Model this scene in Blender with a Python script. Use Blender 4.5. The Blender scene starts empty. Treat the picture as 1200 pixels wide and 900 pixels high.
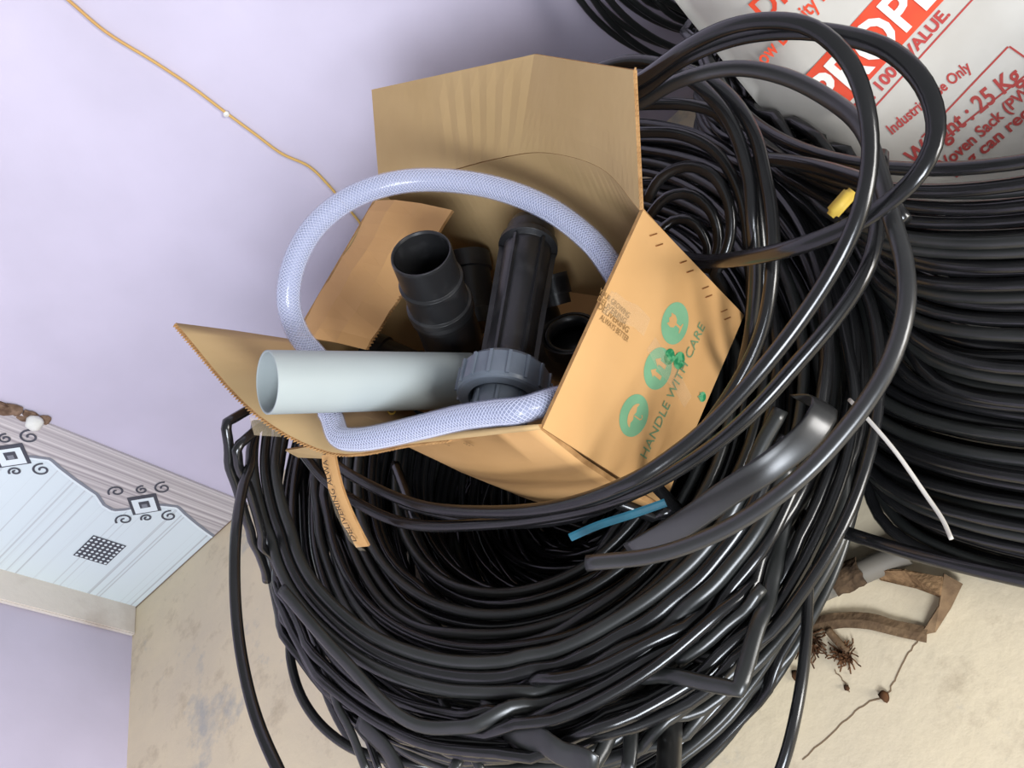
import bpy, bmesh, math, random
from mathutils import Vector, Matrix, noise
random.seed(11)
SC = bpy.context.scene
COL = SC.collection
V = Vector

# ------------------------------------------------------------------ camera
# The photograph was taken standing, phone rolled, looking down into a room corner.
F = 1000.0                      # focal length for a 1200 px wide frame
HC = 1.40                       # camera height
_d = V((974, 653, F)).normalized()          # world down in camera axes (x right, y down, z forward)
_u = -_d
def _fp(px, py):
    r = V((px-600, py-450, F)); return r*(HC/r.dot(_d))
_X = (_fp(797, 129)-_fp(163, 707)).normalized()
_Y = _u.cross(_X)
def c2w(v): return V((_X.dot(v), _Y.dot(v), _u.dot(v)))
def ray(px, py): return c2w(V((px-600, py-450, F)))
CAMP = V((0, 0, HC))
def at(px, py, z):
    r = ray(px, py); return CAMP + r*((z-HC)/r.z)
def atd(px, py, d): return CAMP + ray(px, py).normalized()*d
def aty(px, py, y):
    r = ray(px, py); return CAMP + r*(y/r.y)
def atp(px, py, q, n):
    r = ray(px, py); return CAMP + r*((q-CAMP).dot(n)/r.dot(n))
cam = bpy.data.cameras.new('camera'); camo = bpy.data.objects.new('camera', cam); COL.objects.link(camo)
cx, cy, cz = c2w(V((1,0,0))), c2w(V((0,-1,0))), c2w(V((0,0,-1)))
M = Matrix(((cx.x,cy.x,cz.x,0),(cx.y,cy.y,cz.y,0),(cx.z,cy.z,cz.z,HC),(0,0,0,1)))
camo.matrix_world = M
cam.sensor_fit = 'HORIZONTAL'; cam.sensor_width = 36.0; cam.lens = 36.0*F/1200.0
cam.clip_start = 0.02
SC.camera = camo

# ------------------------------------------------------------------ light
w = bpy.data.worlds.new('world'); SC.world = w; w.use_nodes = True
w.node_tree.nodes['Background'].inputs[0].default_value = (0.93, 0.95, 1.0, 1)
w.node_tree.nodes['Background'].inputs[1].default_value = 0.35
def area(name, loc, target, sx, sy, power, col):
    l = bpy.data.lights.new(name, 'AREA'); l.shape = 'RECTANGLE'; l.size = sx; l.size_y = sy
    l.energy = power; l.color = col
    o = bpy.data.objects.new(name, l); COL.objects.link(o); o.location = loc
    o.rotation_euler = (V(target)-V(loc)).to_track_quat('-Z', 'Y').to_euler(); return o
area('doorway_right_offscreen', (2.6, -1.9, 1.10), (-0.5, 1.1, 0.3), 1.0, 2.1, 130, (1.0, 0.98, 0.95))
area('window_behind_offscreen', (-0.3, -2.15, 2.0), (-0.4, 1.2, 0.4), 1.0, 1.2, 108, (0.86, 0.92, 1.0))
SC.view_settings.view_transform = 'Standard'
SC.view_settings.look = 'None'
SC.view_settings.exposure = 0.16
SC.view_settings.gamma = 1.0
SC.view_settings.use_curve_mapping = False

# ------------------------------------------------------------------ materials
def lin(c):
    c = c/255.0
    return c/12.92 if c <= 0.04045 else ((c+0.055)/1.055)**2.4
def rgb(r, g, b): return (lin(r), lin(g), lin(b), 1)
MATS = {}
def mat(name, col, rough=0.6, col2=None, scale=8.0, spec=0.5, metal=0.0, bump=0.0, bscale=40.0, trans=0.0, alpha=1.0, ior=1.45, lo=0.35, hi=0.65, stretch=None):
    m = bpy.data.materials.new(name); m.use_nodes = True; nt = m.node_tree; b = nt.nodes['Principled BSDF']
    b.inputs['Base Color'].default_value = col; b.inputs['Roughness'].default_value = rough
    b.inputs['Specular IOR Level'].default_value = spec; b.inputs['Metallic'].default_value = metal
    b.inputs['Transmission Weight'].default_value = trans; b.inputs['Alpha'].default_value = alpha
    b.inputs['IOR'].default_value = ior
    tc = nt.nodes.new('ShaderNodeTexCoord'); src = tc.outputs['Object']
    if stretch:
        mp = nt.nodes.new('ShaderNodeMapping'); mp.inputs['Scale'].default_value = stretch
        nt.links.new(src, mp.inputs[0]); src = mp.outputs[0]
    if col2:
        n = nt.nodes.new('ShaderNodeTexNoise'); n.inputs['Scale'].default_value = scale; n.inputs['Detail'].default_value = 6
        nt.links.new(src, n.inputs['Vector'])
        cr = nt.nodes.new('ShaderNodeValToRGB'); cr.color_ramp.elements[0].position = lo; cr.color_ramp.elements[1].position = hi
        cr.color_ramp.elements[0].color = col; cr.color_ramp.elements[1].color = col2
        nt.links.new(n.outputs['Fac'], cr.inputs['Fac']); nt.links.new(cr.outputs['Color'], b.inputs['Base Color'])
    if bump:
        n2 = nt.nodes.new('ShaderNodeTexNoise'); n2.inputs['Scale'].default_value = bscale; n2.inputs['Detail'].default_value = 4
        nt.links.new(src, n2.inputs['Vector'])
        bp = nt.nodes.new('ShaderNodeBump'); bp.inputs['Strength'].default_value = bump; bp.inputs['Distance'].default_value = 0.01
        nt.links.new(n2.outputs['Fac'], bp.inputs['Height']); nt.links.new(bp.outputs['Normal'], b.inputs['Normal'])
    MATS[name] = m
    return m
mat('lavender', rgb(206,199,219), 0.75, rgb(190,184,202), 2.6, 0.3, bump=0.08, bscale=25, lo=.3, hi=.75)
mat('post', rgb(222,214,205), 0.8, rgb(176,160,148), 5.0, 0.3, bump=0.2, bscale=30, lo=.5, hi=.8)
mat('tube', (0.006,0.006,0.0065,1), 0.21, (0.010,0.010,0.0105,1), 14, 0.7)
mat('tube_dusty', (0.012,0.013,0.0125,1), 0.30, (0.020,0.021,0.020,1), 9, 0.7)
mat('tube_flat', (0.014,0.014,0.0145,1), 0.30, (0.022,0.022,0.022,1), 8, 0.9)
mat('board_out', rgb(196,153,102), 0.7, rgb(187,144,93), 5, 0.25, bump=0.05, bscale=12)
mat('board_in', rgb(182,154,112), 0.8, rgb(172,144,102), 6, 0.2, bump=0.25, bscale=16, stretch=(1,1,.12))
mat('board_edge', rgb(172,134,90), 0.9, rgb(150,112,72), 60, 0.1)
mat('ink_green', rgb(108,156,120), 0.7, rgb(116,162,126), 30, 0.2)
mat('ink_dark_green', rgb(36,122,78), 0.6, rgb(88,160,112), 90, 0.2, lo=.45, hi=.55)
mat('ink_olive', rgb(98,132,96), 0.7)
mat('ink_brown', rgb(132,100,58), 0.8)
mat('ink_black', rgb(48,40,34), 0.8)
mat('staple', rgb(150,96,52), 0.5, metal=0.6)
mat('tape_clear', rgb(226,206,172), 0.2, alpha=0.14)
mat('pvc_light', rgb(162,170,170), 0.55, rgb(154,162,162), 3, 0.4)
mat('pvc_grey', rgb(98,106,116), 0.32, rgb(88,96,106), 20, 0.5)
mat('fitting_black', (0.014,0.014,0.015,1), 0.34, (0.03,0.03,0.031,1), 22, 0.5, lo=.55, hi=.7)
mat('hose_skin', rgb(196,204,232), 0.10, alpha=0.30, spec=0.6)
mat('hose_core', rgb(130,136,166), 0.3, alpha=0.5)
mat('hose_thread', rgb(208,210,226), 0.5)
mat('cord', rgb(190,140,92), 0.7, rgb(216,180,104), 1.2, 0.3)
mat('bag', rgb(204,200,192), 0.42, rgb(186,180,170), 5, 0.45, bump=0.55, bscale=7)
mat('red_ink', rgb(222,78,46), 0.5, rgb(206,66,42), 20, 0.3)
mat('dark_red_ink', rgb(176,52,46), 0.5)
mat('bag_white', rgb(232,228,220), 0.45)
mat('yellow', rgb(226,194,84), 0.5, rgb(214,178,70), 20)
mat('white_plastic', rgb(222,220,212), 0.4)
mat('teal', rgb(24,88,106), 0.5, rgb(18,72,90), 30)
mat('burlap', rgb(146,116,84), 0.95, rgb(108,84,60), 60, 0.1, bump=0.5, bscale=150)
mat('strap', rgb(120,98,74), 0.9, rgb(86,68,52), 30, 0.1, bump=0.3, bscale=90)
mat('bark', rgb(92,74,56), 0.95, rgb(50,40,32), 40, 0.1, bump=0.6, bscale=60)
mat('dry_root', rgb(96,66,44), 0.95, rgb(58,40,28), 60, 0.1)
mat('grey_pole', rgb(112,106,96), 0.6, rgb(84,72,58), 8, 0.4, lo=.5, hi=.7)
mat('motif_dark', rgb(72,74,84), 0.4)
mat('motif_mid', rgb(128,132,142), 0.4)
mat('motif_white', rgb(226,236,242), 0.3)
mat('plaster', rgb(226,226,220), 0.8)
mat('plaster_brown', rgb(140,116,98), 0.9, rgb(98,78,64), 50, 0.1)
mat('crack', rgb(126,104,80), 0.95)
mat('dust_chip', rgb(206,200,190), 0.8)

def floor_mat():
    m = bpy.data.materials.new('concrete'); m.use_nodes = True; nt = m.node_tree; b = nt.nodes['Principled BSDF']
    L = nt.links.new; N = nt.nodes.new
    tc = N('ShaderNodeTexCoord')
    def nz(scale, detail=8, rough=.6):
        n = N('ShaderNodeTexNoise'); n.inputs['Scale'].default_value = scale; n.inputs['Detail'].default_value = detail
        n.inputs['Roughness'].default_value = rough; L(tc.outputs['Object'], n.inputs['Vector']); return n.outputs['Fac']
    def ramp(f, p0, p1, c0, c1):
        r = N('ShaderNodeValToRGB'); e = r.color_ramp.elements; e[0].position = p0; e[1].position = p1; e[0].color = c0; e[1].color = c1
        L(f, r.inputs['Fac']); return r.outputs['Color']
    base = ramp(nz(2.2), .35, .7, rgb(224,208,176), rgb(206,192,168))
    blot = ramp(nz(9, 10, .7), .54, .72, (0,0,0,1), (1,1,1,1))
    stain = ramp(nz(3.4, 10, .65), .55, .64, (0,0,0,1), (1,1,1,1))
    def mix(fac, a, bcol, amt):
        mul = N('ShaderNodeMath'); mul.operation = 'MULTIPLY'; mul.inputs[1].default_value = amt; L(fac, mul.inputs[0])
        x = N('ShaderNodeMixRGB'); L(mul.outputs[0], x.inputs[0]); L(a, x.inputs[1]); x.inputs[2].default_value = bcol; return x.outputs[0]
    c = mix(blot, base, rgb(160,142,116), .6)
    c = mix(stain, c, rgb(146,152,158), .6)
    L(c, b.inputs['Base Color']); b.inputs['Roughness'].default_value = .62; b.inputs['Specular IOR Level'].default_value = .35
    bp = N('ShaderNodeBump'); bp.inputs['Strength'].default_value = .18; bp.inputs['Distance'].default_value = .01
    L(nz(30), bp.inputs['Height']); L(bp.outputs['Normal'], b.inputs['Normal'])
    MATS['concrete'] = m
floor_mat()
def tile_mat(name, c0, c1, axis, freq, thr):
    m = bpy.data.materials.new(name); m.use_nodes = True; nt = m.node_tree; b = nt.nodes['Principled BSDF']
    L = nt.links.new; N = nt.nodes.new
    tc = N('ShaderNodeTexCoord'); mp = N('ShaderNodeMapping')
    mp.inputs['Scale'].default_value = (freq, 0.01, .02) if axis == 'x' else (.12, 0.01, freq)
    L(tc.outputs['Object'], mp.inputs[0])
    n = N('ShaderNodeTexNoise'); n.inputs['Scale'].default_value = 1.0; n.inputs['Detail'].default_value = 3; L(mp.outputs[0], n.inputs['Vector'])
    r = N('ShaderNodeValToRGB'); e = r.color_ramp.elements; e[0].position = thr[0]; e[1].position = thr[1]; e[0].color = c0; e[1].color = c1
    L(n.outputs['Fac'], r.inputs['Fac']); L(r.outputs['Color'], b.inputs['Base Color'])
    b.inputs['Roughness'].default_value = .25
    MATS[name] = m
tile_mat('tile_white', rgb(186,192,198), rgb(218,230,236), 'z', 70, (.36, .46))
tile_mat('tile_grey', rgb(160,153,156), rgb(206,200,200), 'x', 90, (.38, .60))

# ------------------------------------------------------------------ helpers
def link(name, me, m, parent=None, smooth=False, label=None):
    o = bpy.data.objects.new(name, me); COL.objects.link(o)
    if m is not None:
        for mm in (m if isinstance(m, (list, tuple)) else [m]): me.materials.append(MATS[mm])
    if parent: o.parent = parent
    if smooth:
        for p in me.polygons: p.use_smooth = True
    if label: o['label'] = label
    return o
def mesh(vs, fs):
    me = bpy.data.meshes.new('m'); me.from_pydata([tuple(v) for v in vs], [], fs); me.update(); return me
def bmm(bm):
    bmesh.ops.recalc_face_normals(bm, faces=bm.faces)
    me = bpy.data.meshes.new('m'); bm.to_mesh(me); bm.free(); return me
def tag(o, label, cat, group=None, kind=None):
    if label: o['label'] = label
    if cat: o['category'] = cat
    if group: o['group'] = group
    if kind: o['kind'] = kind
    return o
def thing(name, label, cat, loc=(0,0,0), group=None):
    o = bpy.data.objects.new(name, None); COL.objects.link(o); o.location = loc; o.empty_display_size = .05
    bpy.context.view_layer.update() if False else None
    return tag(o, label, cat, group)
def put(o, parent):
    """parent keeping world coordinates (parents are unrotated empties)"""
    o.parent = parent; o.location = o.location - parent.location
    return o
def part(name, me, m, parent, smooth=False, label=None):
    o = link(name, me, m, None, smooth, label); root = parent
    off = V((0,0,0))
    while root: off += root.location; root = root.parent
    o.parent = parent; o.location = -off
    return o
def box(bm, lo, hi):
    xs = [(lo[0],hi[0]),(lo[1],hi[1]),(lo[2],hi[2])]
    v = [bm.verts.new((xs[0][i],xs[1][j],xs[2][k])) for i in (0,1) for j in (0,1) for k in (0,1)]
    for f in ((0,1,3,2),(4,6,7,5),(0,4,5,1),(2,3,7,6),(0,2,6,4),(1,5,7,3)): bm.faces.new([v[i] for i in f])
def catmull(pts, n=10, closed=False):
    pts = [V(p) for p in pts]; out = []; N = len(pts)
    rng = range(N) if closed else range(N-1)
    for i in rng:
        if closed: p0, p1, p2, p3 = pts[(i-1)%N], pts[i], pts[(i+1)%N], pts[(i+2)%N]
        else:
            p1, p2 = pts[i], pts[i+1]
            p0 = pts[i-1] if i else p1*2-p2
            p3 = pts[i+2] if i+2 < N else p2*2-p1
        for k in range(n):
            t = k/n
            out.append(0.5*((2*p1)+(p2-p0)*t+(2*p0-5*p1+4*p2-p3)*t*t+(3*p1-p0-3*p2+p3)*t**3))
    if not closed: out.append(pts[-1])
    return out
def tube(pts, ra, rb=None, sides=8, closed=False, hollow=0.0, up=V((0,0,1)), radii=None):
    """swept elliptical tube: ra across (perpendicular to up), rb along up."""
    rb = rb or ra; n = len(pts); vs = []; fs = []
    ts = []
    for i in range(n):
        a = pts[(i-1)%n] if (closed or i) else pts[0]; b = pts[(i+1)%n] if (closed or i < n-1) else pts[-1]
        t = (b-a); ts.append(t.normalized() if t.length > 1e-9 else V((1,0,0)))
    nrm = up - ts[0]*up.dot(ts[0])
    if nrm.length < .05: nrm = V((1,0,0)) - ts[0]*ts[0].x
    nrm.normalize()
    for i in range(n):
        if closed:
            nrm = up - ts[i]*up.dot(ts[i]); nrm.normalize()
        else:
            nrm = nrm - ts[i]*nrm.dot(ts[i]); nrm.normalize()
        sd = ts[i].cross(nrm)
        k = radii[i] if radii else 1.0
        for s in range(sides):
            a = 2*math.pi*s/sides
            vs.append(pts[i] + sd*(math.cos(a)*ra*k) + nrm*(math.sin(a)*rb*k))
    for i in range(n if closed else n-1):
        j = (i+1) % n
        for s in range(sides):
            s2 = (s+1) % sides
            fs.append((i*sides+s, i*sides+s2, j*sides+s2, j*sides+s))
    if not closed:
        if hollow:
            for e, ii in ((0, 0), (1, n-1)):
                base = len(vs); c = pts[ii]
                for s in range(sides): vs.append(c + (vs[ii*sides+s]-c)*hollow)
                deep = ts[ii]*(0.03 if e == 0 else -0.03)
                for s in range(sides): vs.append(c + (vs[ii*sides+s]-c)*hollow + deep)
                for s in range(sides):
                    s2 = (s+1) % sides
                    q = (ii*sides+s, ii*sides+s2, base+s2, base+s); fs.append(q if e else q[::-1])
                    q = (base+s, base+s2, base+sides+s2, base+sides+s); fs.append(q if e else q[::-1])
                fs.append(tuple(base+sides+s for s in range(sides)))
        else:
            fs.append(tuple(range(sides-1, -1, -1))); fs.append(tuple((n-1)*sides+s for s in range(sides)))
    return mesh(vs, fs)
def lathe(p0, p1, prof, sides=36, close=False):
    """prof: list of (t along axis in metres from p0, radius)."""
    ax = (p1-p0).normalized(); a = ax.orthogonal().normalized(); b = ax.cross(a); vs = []; fs = []
    crisp = []          # extra rings hold the edges of ridges crisp under smooth shading
    for (t0, r0), (t1, r1) in zip(prof, prof[1:]):
        L = math.hypot(t1-t0, r1-r0); crisp.append((t0, r0))
        if L > .0016:
            k = .0005/L; crisp += [(t0+(t1-t0)*k, r0+(r1-r0)*k), (t1-(t1-t0)*k, r1-(r1-r0)*k)]
    prof = crisp+[prof[-1]]
    for t, r in prof:
        for s in range(sides):
            g = 2*math.pi*s/sides; vs.append(p0 + ax*t + a*(r*math.cos(g)) + b*(r*math.sin(g)))
    n = len(prof)
    for i in range(n-1):
        for s in range(sides):
            s2 = (s+1) % sides; fs.append((i*sides+s, i*sides+s2, (i+1)*sides+s2, (i+1)*sides+s))
    if close:
        fs.append(tuple(range(sides-1, -1, -1))); fs.append(tuple((n-1)*sides+s for s in range(sides)))
    return mesh(vs, fs)
def sheet(rows, thick, mats_idx=True):
    """grid of points (rows x cols) -> thick sheet; material 0 front, 1 back, 2 edges."""
    R, C = len(rows), len(rows[0]); vs = []; fs = []; mi = []
    nr = []
    for i in range(R):
        for j in range(C):
            a = rows[min(i+1,R-1)][j]-rows[max(i-1,0)][j]; b = rows[i][min(j+1,C-1)]-rows[i][max(j-1,0)]
            q = a.cross(b); nr.append(q.normalized() if q.length > 1e-12 else V((0,0,1)))
    for i in range(R):
        for j in range(C): vs.append(rows[i][j] + nr[i*C+j]*thick/2)
    for i in range(R):
        for j in range(C): vs.append(rows[i][j] - nr[i*C+j]*thick/2)
    o = R*C
    for i in range(R-1):
        for j in range(C-1):
            a, b, c, d = i*C+j, (i+1)*C+j, (i+1)*C+j+1, i*C+j+1
            fs.append((a,b,c,d)); mi.append(0); fs.append((o+a,o+d,o+c,o+b)); mi.append(1)
    def edge(a, b): fs.append((a, b, o+b, o+a)); mi.append(2)
    for j in range(C-1): edge(j, j+1); edge((R-1)*C+j+1, (R-1)*C+j)
    for i in range(R-1): edge((i+1)*C, i*C); edge(i*C+C-1, (i+1)*C+C-1)
    me = mesh(vs, fs)
    for p, k in zip(me.polygons, mi): p.material_index = k
    return me
def lerp(a, b, t): return a + (b-a)*t
def grid(corners, nu, nv, fn=None):
    a, b, c, d = corners      # a-b top row, d-c bottom row
    rows = []
    for i in range(nv+1):
        t = i/nv; rows.append([])
        for j in range(nu+1):
            s = j/nu; p = lerp(lerp(a, b, s), lerp(d, c, s), t)
            if fn: p = p + fn(s, t)
            rows[-1].append(p)
    return rows
def text_me(body, size, bold=0.0, align='LEFT', shear=0.0, spacing=1.0, ext=0.0):
    cu = bpy.data.curves.new('t', 'FONT'); cu.body = body; cu.size = size; cu.offset = bold; cu.align_x = align; cu.shear = shear
    cu.space_character = spacing; cu.resolution_u = 3; cu.extrude = ext
    o = bpy.data.objects.new('t', cu); COL.objects.link(o)
    dg = bpy.context.evaluated_depsgraph_get(); me = bpy.data.meshes.new_from_object(o.evaluated_get(dg))
    bpy.data.objects.remove(o); bpy.data.curves.remove(cu); return me
def place2d(me, org, e1, e2, n, off, hfun=None, fit=None):
    """map a flat xy mesh on to a plane; fit=(width) rescales in x so that the text has that length"""
    if fit:
        xs = [v.co.x for v in me.vertices]; k = fit/(max(xs)-min(xs)); x0 = min(xs)
        for v in me.vertices: v.co.x = (v.co.x-x0)*k
    for v in me.vertices:
        x, y, z = v.co; p = org + e1*x + e2*y + n*(off+z)
        if hfun: p = p + hfun(p)
        v.co = p
    me.update(); return me
def poly2d(rings):
    """filled polygons (list of point lists) as a flat mesh"""
    vs = []; fs = []
    for r in rings:
        b = len(vs); vs += [V((x, y, 0)) for x, y in r]; fs.append(tuple(range(b, b+len(r))))
    return mesh(vs, fs)
def circ(x, y, r, n=28, ry=None): return [(x+r*math.cos(2*math.pi*i/n), y+(ry or r)*math.sin(2*math.pi*i/n)) for i in range(n)]
def ribbon2d(pts, w, closed=False):
    vs = []; fs = []; n = len(pts)
    for i in range(n):
        a = pts[i-1] if (i or closed) else pts[0]; b = pts[(i+1)%n] if (i < n-1 or closed) else pts[-1]
        tx, ty = b[0]-a[0], b[1]-a[1]; l = math.hypot(tx, ty) or 1
        vs += [V((pts[i][0]-ty/l*w/2, pts[i][1]+tx/l*w/2, 0)), V((pts[i][0]+ty/l*w/2, pts[i][1]-tx/l*w/2, 0))]
    for i in range(n if closed else n-1):
        j = (i+1) % n; fs.append((2*i, 2*i+1, 2*j+1, 2*j))
    return mesh(vs, fs)

# ------------------------------------------------------------------ the room
YW, XW = 1.885, -2.295          # back wall plane, left wall plane
bm = bmesh.new(); box(bm, (XW-.15, -2.2, -.1), (3.0, YW+.15, 0)); fl = link('floor', bmm(bm), 'concrete'); tag(fl, 'worn beige concrete floor with stains and cracks', None, kind='structure')
bm = bmesh.new(); box(bm, (XW-.15, YW, 0), (3.0, YW+.15, 2.7)); wb = link('wall_back', bmm(bm), 'lavender'); tag(wb, 'lavender painted back wall with smudges', None, kind='structure')
bm = bmesh.new(); box(bm, (XW-.15, -2.2, 0), (XW, YW, 2.7)); wl = link('wall_left', bmm(bm), 'lavender'); tag(wl, 'lavender painted side wall beside the tiled band', None, kind='structure')
# whitewashed corner post
bm = bmesh.new(); box(bm, (XW, YW-.115, 0), (XW+.018, YW-.002, 2.6))
bmesh.ops.bevel(bm, geom=bm.edges[:], offset=.004, segments=2, affect='EDGES')
tp = link('trim_1', bmm(bm), 'post'); tag(tp, 'dirty whitewashed vertical strip in the room corner', None, kind='structure')
# decorative tile band, tiles stacked up the wall
TX0, TX1, TH = XW+.002, -1.672, .402
ty = YW-.008
def wave_x(v):                  # wavy border between white and grey fields, v = 0..1 up the tile
    pts = [(0,-1.850),(.10,-1.838),(.205,-1.824),(.343,-1.803),(.443,-1.784),(.56,-1.801),(.667,-1.828),(.741,-1.868),(.811,-1.889),(.90,-1.880),(1,-1.850)]
    for (a, x), (b, y) in zip(pts, pts[1:]):
        if a <= v <= b: 
            t = (v-a)/(b-a); return x+(y-x)*t
    return -1.850
def spiral(cx_, cz_, r, turns, a0, sgn=1, n=26):
    return [(cx_+sgn*r*(1-.82*i/n)*math.cos(a0+turns*2*math.pi*i/n), cz_+r*(1-.82*i/n)*math.sin(a0+turns*2*math.pi*i/n)) for i in range(n+1)]
E1, E2, NB = V((1,0,0)), V((0,0,1)), V((0,-1,0))
def decal(name, me2, m, parent, off): 
    return link(name, place2d(me2, V((0,ty,0)), E1, E2, NB, off), m, parent)
NT = 6
for k in range(NT):
    z0 = k*TH + .0
    n = 40; body = []
    for i in range(n+1):
        v = i/n; body.append((wave_x(v), z0+TH*v))
    # white field
    poly = [(TX0, z0)] + body + [(TX0, z0+TH)]
    def slab(poly):
        b2 = bmesh.new(); f = [b2.verts.new((x, ty, z)) for x, z in poly]; g = [b2.verts.new((x, YW, z)) for x, z in poly]
        b2.faces.new(f); b2.faces.new(g[::-1])
        for i in range(len(f)):
            j = (i+1) % len(f); b2.faces.new((f[i], g[i], g[j], f[j]))
        return bmm(b2)
    t = link('tile', slab(poly), 'tile_white', wb)
    g = link('tile', slab([(TX1, z0+TH)] + body[::-1] + [(TX1, z0)]), 'tile_grey', wb)
    decal('wave_line', ribbon2d([(x, z) for x, z in body], .010), 'motif_mid', t, .0012)
    decal('wave_line', ribbon2d([(x-.008, z) for x, z in body], .010), 'motif_white', t, .0010)
    zc = z0 + .267; xc = -1.823
    # square medallion
    def sq(s, ss=None): return [(xc-s, zc), (xc, zc-s), (xc+s, zc), (xc, zc+s)]
    decal('medallion', poly2d([sq(.058)]), 'motif_dark', t, .0016)
    decal('medallion', poly2d([[(x-.004, z-.003) for x, z in sq(.045)]]), 'motif_white', t, .0022)
    decal('medallion', poly2d([sq(.021)]), 'motif_dark', t, .0028)
    decal('medallion', poly2d([[(x-.004, z-.003) for x, z in sq(.011)]]), 'motif_mid', t, .0034)
    for dx, dz, r, s in ((.010,.097,.024,-1),(.051,.041,.018,1),(.088,-.004,.026,1),(-.088,.010,.026,-1),(-.050,-.040,.017,-1),(-.010,-.092,.025,1)):
        decal('scroll', ribbon2d(spiral(xc+dx, zc+dz, r, 1.35, 0.4, s), .006), 'motif_dark', t, .0018)
    # dotted patch
    px0, pz0, ps = -2.125, z0+.204, .110
    decal('dotted_patch', poly2d([[(px0,pz0),(px0+ps,pz0),(px0+ps,pz0+ps),(px0,pz0+ps)]]), 'motif_dark', t, .0014)
    decal('dotted_patch', poly2d([circ(px0+ps*(a+.5)/7, pz0+ps*(b+.5)/7, ps*.043, 8) for a in range(7) for b in range(7)]), 'motif_white', t, .0020)
# a dark joint strip where tiles meet the floor
link('floor_joint', mesh([V((TX0,ty-.004,.0012)),V((TX1,ty-.004,.0012)),V((TX1,ty,.0016)),V((TX0,ty,.0016))],[(0,1,2,3)]), 'crack', fl)

# hanging cord on the back wall
cp = [aty(px,py,YW-.006) for px,py in ((-60,-115),(20,-50),(80,0),(125,38),(180,72),(225,102),(262,130),(300,158),(330,180),(362,195),(385,217),(400,235),(418,256),(426,268))]
co = link('hanging_cord', tube(catmull(cp, 6), .0032, sides=7), 'cord', None, True)
tag(co, 'thin tan cord hanging straight down the lavender wall', 'cord')
p = aty(265,132,YW)
nl = link('nail', lathe(p, p+V((0,-.012,0)), [(-.001,.003),(.006,.003),(.006,.007),(.010,.006),(.012,.001)], 12, True), 'white_plastic', None, True)
tag(nl, 'small white nail in the wall beside the tan cord', 'nail')
# plaster lump and chipped plaster at the top of the tile edge
def blob(c, r, seed, sub=2, sq=(1,1,1), amp=.35):
    bm = bmesh.new(); bmesh.ops.create_icosphere(bm, subdivisions=sub, radius=1)
    for v in bm.verts:
        k = 1+amp*noise.noise(v.co*1.6+V((seed,0,0))); v.co = V((v.co.x*r*sq[0]*k, v.co.y*r*sq[1]*k, v.co.z*r*sq[2]*k))+c
    return bmm(bm)
pl = link('plaster_lump', blob(aty(40,496,YW-.02), .024, 3, 3, (1,.8,.9), .2), 'plaster', None, True)
tag(pl, 'white plaster lump stuck on the edge of the tile band', 'plaster')
for i, (px, py, r) in enumerate(((2,478,.02),(15,480,.016),(35,486,.012),(52,492,.012),(26,490,.01))):
    b = link('plaster_chip', blob(aty(px,py,YW-.006), r, i*3.1, 2, (1.2,.5,1.5), .5), 'plaster_brown', wb, False)

# ------------------------------------------------------------------ tube coils
def loop_pts(c, R, z, tiltx, tilty, ecc, pe, h3, p3, zw, pz, n=84, cz=None):
    out = []
    for i in range(n):
        a = 2*math.pi*i/n
        r = R*(1+ecc*math.cos(2*(a-pe))+h3*math.cos(3*a+p3))
        x, y = r*math.cos(a), r*math.sin(a)
        out.append(V((c[0]+x, c[1]+y, max(.009, z + tiltx*x + tilty*y + zw*math.sin(2*a+pz) + .5*zw*math.sin(3*a+p3)))))
    return out
U = random.uniform
TUBES = []
def loop_reg(pts, ra, rb, sides=8, closed=True, up=V((0,0,1))): return (pts, ra, rb, sides, closed, up, 0)
def reg(name, t, m, parent, smooth=True, w=1.0):
    d = dict(name=name, pts=t[0], ra=t[1], rb=t[2], sides=t[3], closed=t[4], up=t[5], hollow=t[6], m=m, parent=parent, w=w); TUBES.append(d); return d
def relax_disp(old, new, passes=8):
    """smooth the displacement of a closed loop so that a dent has no sharp ends"""
    d = [b-a for a, b in zip(old, new)]; n = len(d)
    for _ in range(passes): d = [d[i]*.5+(d[i-1]+d[(i+1)%n])*.25 for i in range(n)]
    return [a+b for a, b in zip(old, d)]
def press_front(pts):
    """right coil: flattened where the front pile and the coil on the wall press against it"""
    new = []
    for p in pts:
        q = p.copy(); k = max(0, min(1, (p.z-.22)/.10)); c = lerp(V((-.645,1.095,0)), V((-.46,.985,0)), k); Rb = lerp(.685, .615, k)
        f = 1-max(0, min(1, (p.z-.47)/.05)); d = V((p.x-c.x, p.y-c.y, 0))
        if d.length < Rb: q = q + d.normalized()*((Rb-d.length)*f)
        if q.y > 1.52: q.y = 1.52+.07*math.tanh((q.y-1.52)/.20)
        new.append(q)
    return relax_disp(pts, new)
LOC = V((-.65,1.10,0))
def upper_only(pts):
    new = []
    for p in pts:
        q = p.copy(); d = V((p.x-LOC.x, p.y-LOC.y, 0))
        if d.length > .40:
            if p.z < .20 and d.length < .52: q = V((LOC.x, LOC.y, p.z))+d.normalized()*.39
            elif q.z < .32: q.z = .27+.05*math.exp((q.z-.32)/.10)
        new.append(q)
    return relax_disp(pts, new, 3)
def lower_only(pts):
    new = []
    for p in pts:
        q = p.copy(); d = V((p.x-LOC.x, p.y-LOC.y, 0))
        if q.z > .18: q.z = .18+.06*math.tanh((q.z-.18)/.06)
        if d.length < .42: q = q + d.normalized()*(.42-d.length)
        new.append(q)
    return relax_disp(pts, new, 3)
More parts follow.
